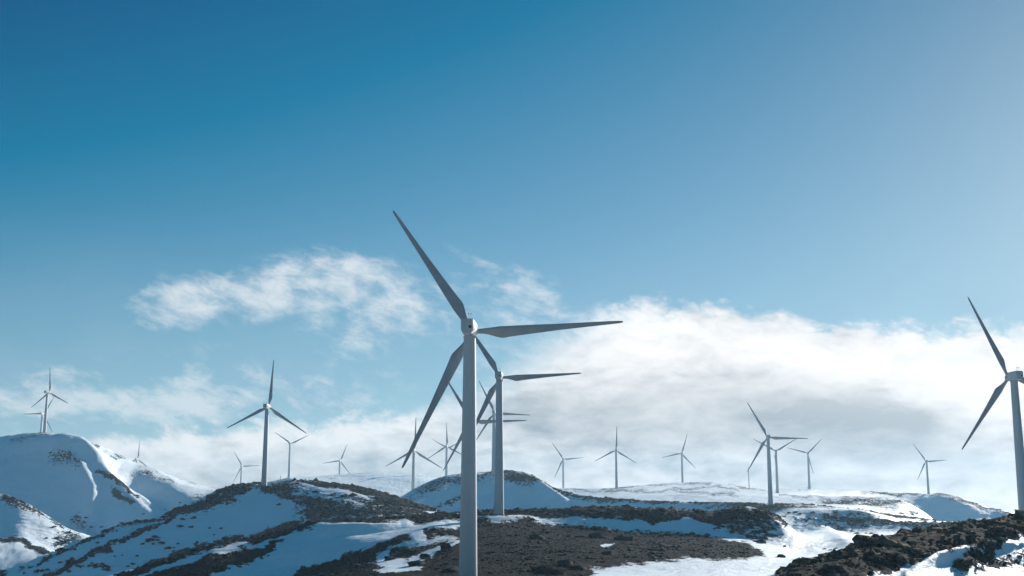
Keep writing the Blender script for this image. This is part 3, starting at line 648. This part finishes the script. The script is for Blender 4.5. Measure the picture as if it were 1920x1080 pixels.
# ------------------------------------------------------------------ wind turbines
PM, b, p = principled('white_turbine_paint')
P_ = b.n('ShaderNodeTexCoord').outputs['Object']
nn = b.noise(b.vm('MULTIPLY', P_, (1.6, 1.6, .12)), 1.0, 5, .6); n2 = b.noise(P_, .35, 4, .6)
cc = b.mix(b.mapr(nn, .35, .7, 0, .35), (.50, .52, .53, 1), (.40, .41, .415, 1)); cc = b.mix(b.mapr(n2, .5, .75, 0, .3), cc, (.52, .49, .45, 1))
b.put(p.inputs['Base Color'], cc); p.inputs['Roughness'].default_value = .42
BM, b, p = principled('weathered_blade_paint')
P_ = b.n('ShaderNodeTexCoord').outputs['Object']
nn = b.noise(b.vm('MULTIPLY', P_, (1, 1, 2.2)), .55, 6, .7); z_ = b.n('ShaderNodeSeparateXYZ'); BM.node_tree.links.new(P_, z_.inputs[0])
dirt = b.m('MULTIPLY', b.mapr(nn, .60, .68, 0, .75), b.mapr(z_.outputs[2], 9, 21, .15, 1))
cc = b.mix(b.mapr(b.noise(P_, .4, 3, .5), .3, .7), (.36, .375, .39, 1), (.29, .30, .31, 1))
b.put(p.inputs['Base Color'], b.mix(dirt, cc, (.13, .13, .13, 1))); p.inputs['Roughness'].default_value = .5
DM, b, p = principled('dark_metal')
b.put(p.inputs['Base Color'], b.mix(b.noise(b.n('ShaderNodeTexCoord').outputs['Object'], 8), (.02, .02, .022, 1), (.05, .05, .05, 1))); p.inputs['Roughness'].default_value = .6

def lathe(bm, prof, n=40, axis='Z', cap=True):
    rings = []
    for r, z in prof:
        rings.append([bm.verts.new((r*math.cos(t), r*math.sin(t), z) if axis == 'Z' else (r*math.cos(t), z, r*math.sin(t))) for t in (2*math.pi*i/n for i in range(n))])
    for a, c_ in zip(rings, rings[1:]):
        for i in range(n): bm.faces.new((a[i], a[(i+1) % n], c_[(i+1) % n], c_[i]))
    if cap: bm.faces.new(rings[0]); bm.faces.new(rings[-1])
    return rings
def fin(bm, name, smooth=True, angle=35):
    bmesh.ops.recalc_face_normals(bm, faces=bm.faces); me_ = bpy.data.meshes.new(name); bm.to_mesh(me_); bm.free()
    for f in me_.polygons: f.use_smooth = smooth
    if smooth: me_.set_sharp_from_angle(angle=R(angle))
    return me_
# tower: three tapered cans with slim flanges
bm = bmesh.new(); zt = H_HUB - 1.15
def tr_(z): return 1.42 + (.93 - 1.42) * z / zt
prof = [(tr_(0) + .0, -3.5), (tr_(0), .0)]
for zj in (13.2, 26.4):
    prof += [(tr_(zj - .06), zj - .06), (tr_(zj) + .022, zj - .055), (tr_(zj) + .022, zj + .055), (tr_(zj + .06), zj + .06)]
prof += [(tr_(zt), zt)]
lathe(bm, prof, 56); tower_me = fin(bm, 'tower', angle=60)
bm = bmesh.new(); lathe(bm, [(1.62, -3.0), (1.62, .22), (1.5, .30)], 40); flange_me = fin(bm, 'base_ring')
# door and steps at the foot, on the left
bm = bmesh.new()
for z0, z1, w, d0, d1 in ((1.4, 3.5, .42, 1.22, 1.47),):
    bmesh.ops.create_cube(bm, size=1, matrix=Matrix.Translation((-(d0+d1)/2, 0, (z0+z1)/2)) @ Matrix.Diagonal((d1-d0, w*2, z1-z0, 1)))
bmesh.ops.bevel(bm, geom=bm.edges[:], offset=.05, segments=2); door_me = fin(bm, 'door')
bm = bmesh.new()
for k in range(6):
    bmesh.ops.create_cube(bm, size=1, matrix=Matrix.Translation((-1.62 - .2*(5-k), 0, .22 + .2*k)) @ Matrix.Diagonal((.24, .9, .05, 1)))
for s in (-1, 1):
    bmesh.ops.create_cube(bm, size=1, matrix=Matrix.Translation((-2.1, .46*s, .75)) @ Matrix.Rotation(R(-45), 4, 'Y') @ Matrix.Diagonal((1.7, .04, .16, 1)))
    bmesh.ops.create_cube(bm, size=1, matrix=Matrix.Translation((-2.1, .46*s, 1.75)) @ Matrix.Rotation(R(-45), 4, 'Y') @ Matrix.Diagonal((1.7, .04, .04, 1)))
    for q in (-.5, .5): bmesh.ops.create_cube(bm, size=1, matrix=Matrix.Translation((-2.1 + q, .46*s, 1.25 + q)) @ Matrix.Diagonal((.04, .04, 1.0, 1)))
steps_me = fin(bm, 'steps', False)
# nacelle: chamfered housing along +Y (rotor end forward), hub height = 0
bm = bmesh.new()
sect = [(-.68, -1.17), (.68, -1.17), (.98, -.62), (1.0, .95), (.84, 1.17), (-.84, 1.17), (-1.0, .95), (-.98, -.62)]
rings = []
for y, kx, kz, dz in ((-3.55, .90, .90, .02), (-3.42, .97, .97, .0), (-1.5, 1, 1, 0), (.9, 1, 1, 0), (1.7, .97, .92, -.02), (2.05, .80, .74, -.03)):
    rings.append([bm.verts.new((x*kx, y, z*kz + dz)) for x, z in sect])
for a, c_ in zip(rings, rings[1:]):
    for i in range(8): bm.faces.new((a[i], a[(i+1) % 8], c_[(i+1) % 8], c_[i]))
bm.faces.new(rings[0]); bm.faces.new(rings[-1])
bmesh.ops.bevel(bm, geom=[e for e in bm.edges if e.calc_face_angle(0) > R(25)], offset=.07, segments=2, affect='EDGES')
nac_me = fin(bm, 'nacelle', angle=28)
bm = bmesh.new(); lathe(bm, [(.0001, -3.60), (.20, -3.60), (.24, -3.58), (.24, -3.50)], 20, 'Y', False); vent_me = fin(bm, 'vent_port')
bm = bmesh.new()
bmesh.ops.create_cube(bm, size=1, matrix=Matrix.Translation((0, -3.575, -.10)) @ Matrix.Diagonal((1.52, .05, 1.45, 1))); bmesh.ops.bevel(bm, geom=bm.edges[:], offset=.02, segments=1); hatch_me = fin(bm, 'rear_hatch')
bm = bmesh.new(); lathe(bm, [(.99, -.26), (.99, 0.0), (.95, .05)], 40); yaw_me = fin(bm, 'yaw_ring')
bm = bmesh.new()
for x, y, h_ in ((.0, -1.9, 1.5), (.35, -2.1, 1.0)):
    bmesh.ops.create_cone(bm, cap_ends=True, segments=8, radius1=.035, radius2=.03, depth=h_, matrix=Matrix.Translation((x, y, 1.17 + h_/2 - .05)))
bmesh.ops.create_cube(bm, size=1, matrix=Matrix.Translation((.35, -2.1, 2.05)) @ Matrix.Diagonal((.5, .05, .05, 1)))
bmesh.ops.create_icosphere(bm, subdivisions=2, radius=.11, matrix=Matrix.Translation((.12, -2.1, 2.12))); bmesh.ops.create_icosphere(bm, subdivisions=2, radius=.11, matrix=Matrix.Translation((.58, -2.1, 2.12)))
anem_me = fin(bm, 'wind_sensor')
# hub and spinner
bm = bmesh.new(); lathe(bm, [(.62, 2.02), (.88, 2.12), (.93, 2.6), (.90, 3.2), (.72, 3.7), (.40, 4.05), (.02, 4.2)], 32, 'Y'); hub_me = fin(bm, 'hub')
# blade along +Z, trailing edge toward +X, face toward -Y
def blade_mesh():
    bm = bmesh.new(); N = 20
    # span, leading x, trailing x, thickness, twist
    st = [(.55,-.40,.40,.80,0),(1.1,-.40,.40,.78,0),(1.7,-.41,.42,.66,4),(2.6,-.45,.62,.52,8),(3.7,-.53,1.0,.42,9),(4.5,-.58,1.25,.36,9),(4.9,-.58,1.30,.34,8),(6.0,-.56,1.18,.29,6),(8,-.52,1.02,.24,5),(11,-.46,.82,.19,3),(14,-.38,.62,.15,2),(17,-.34,.48,.11,1),(20,-.30,.34,.08,0),(22,-.27,.25,.06,0),(23.3,-.23,.18,.045,0),(23.8,-.17,.12,.035,0),(24.0,-.09,.05,.02,0)]
    rings = []
    for s, le, te, th, tw in st:
        ring = []; rnd = max(0, min(1, (2.9 - s) / 1.9))
        for i in range(N):
            t = 2 * math.pi * i / N; cx = .5 - .5 * math.cos(t)
            xa = le + (te - le) * cx; prof_ = (math.sin(t)) * th * .5
            # teardrop section: fat near the leading edge, thin at the trailing edge
            k = rnd + (1 - rnd) * (1.35 * (1 - cx) ** .8 + .12)
            ya = prof_ * k
            c_, s_ = math.cos(R(tw)), math.sin(R(tw)); ring.append(bm.verts.new((xa * c_ - ya * s_, xa * s_ + ya * c_ + OVER, s)))
        rings.append(ring)
    for a, c2 in zip(rings, rings[1:]):
        for i in range(N): bm.faces.new((a[i], a[(i+1) % N], c2[(i+1) % N], c2[i]))
    bm.faces.new(rings[0]); bm.faces.new(rings[-1])
    return fin(bm, 'blade', angle=50)
blade_me = blade_mesh()
bm = bmesh.new(); rr_ = lathe(bm, [(.46, .80), (.46, 1.02)], 24); 
for v in bm.verts: v.co.y += OVER
collar_me = fin(bm, 'root_collar')

def build_turbine(detail):
    root = bpy.data.objects.new('wind_turbine', None); COL.objects.link(root); root.empty_display_size = 3
    tw = mesh_obj('tower', tower_me, PM, root)
    if detail:
        mesh_obj('base_ring', flange_me, DM, tw); mesh_obj('door', door_me, PM, tw); mesh_obj('steps', steps_me, DM, tw)
    nac = mesh_obj('nacelle', nac_me, PM, root); nac.location = (0, 0, H_HUB)
    mesh_obj('yaw_ring', yaw_me, PM, nac).location = (0, 0, -1.17)
    mesh_obj('rear_hatch', hatch_me, PM, nac); mesh_obj('vent_port', vent_me, DM, nac).location = (.48, -.02, -.15)
    mesh_obj('wind_sensor', anem_me, PM, nac)
    hb = mesh_obj('hub', hub_me, PM, root); hb.location = (0, 0, H_HUB)
    for k in range(3):
        bl = mesh_obj('blade', blade_me, BM, root); bl.location = (0, 0, H_HUB)
        if detail: mesh_obj('root_collar', collar_me, PM, bl)
    return root
def copy_tree(o, parent=None):
    c_ = o.copy(); COL.objects.link(c_); c_.parent = parent
    for ch in o.children: copy_tree(ch, c_)
    return c_
proto = build_turbine(True)
plain = None
roots = []
for i, (base, yaw, ang, lab) in enumerate(stations):
    o = proto if i == 0 else copy_tree(proto)
    o.location = base; o.rotation_euler = (0, 0, R(-yaw))
    tag(o, lab, 'wind turbine', 'wind turbines of the hilltop wind farm'); roots.append((o, ang))
for o, ang in roots:
    bl = [c_ for c_ in o.children if c_.name.startswith('blade')]
    for k, q in enumerate(bl): q.rotation_euler = (0, R(90 - (ang + 120 * k)), 0)

# ------------------------------------------------------------------ thin measuring mast on the skyline
mroot = bpy.data.objects.new('measuring_mast', None); COL.objects.link(mroot); gz = ground_fast(1404, 917, 14.0, 15.2); mroot.location = gz
tag(mroot, 'thin dark measuring mast on the skyline left of the mid-sized turbine', 'mast')
bm = bmesh.new(); bmesh.ops.create_cone(bm, cap_ends=True, segments=10, radius1=.42, radius2=.22, depth=24, matrix=Matrix.Translation((0, 0, 11))); mesh_obj('pole', fin(bm, 'pole'), DM, mroot)
bm = bmesh.new(); bmesh.ops.create_cube(bm, size=1, matrix=Matrix.Translation((0, 0, 22.0)) @ Matrix.Diagonal((1.6, .12, .12, 1))); mesh_obj('sensor_arm', fin(bm, 'sensor_arm', False), DM, mroot)
mp = bpy.data.objects.new('survey_post', None)
bpy.data.objects.remove(mp)
bm = bmesh.new(); bmesh.ops.create_cone(bm, cap_ends=True, segments=8, radius1=.16, radius2=.12, depth=4.2, matrix=Matrix.Translation((0, 0, 1.7))); bmesh.ops.create_cube(bm, size=1, matrix=Matrix.Translation((0, 0, 2.9)) @ Matrix.Diagonal((.7, .1, .3, 1)))
post = mesh_obj('marker_post', fin(bm, 'marker_post', False), PM); post.location = ground_fast(526, 903, 8.3, 9.05)
tag(post, 'short pale marker post beside the track on the near left hill', 'post')

# ------------------------------------------------------------------ haze
HAZE = True
if HAZE:
    bm = bmesh.new(); bmesh.ops.create_cube(bm, size=1, matrix=Matrix.Translation((0, 0, -145)) @ Matrix.Diagonal((7300, 7300, 560, 1)))
    hz = mesh_obj('haze', fin(bm, 'haze', False), None); tag(hz, kind='stuff')
    hm_ = bpy.data.materials.new('thin_haze'); hm_.use_nodes = True; nt = hm_.node_tree; nt.nodes.clear()
    vol = nt.nodes.new('ShaderNodeVolumePrincipled'); vol.inputs['Color'].default_value = (.46, .74, .95, 1); vol.inputs['Density'].default_value = .000105; vol.inputs['Anisotropy'].default_value = .3
    out = nt.nodes.new('ShaderNodeOutputMaterial'); nt.links.new(vol.outputs[0], out.inputs['Volume']); hz.data.materials.append(hm_)
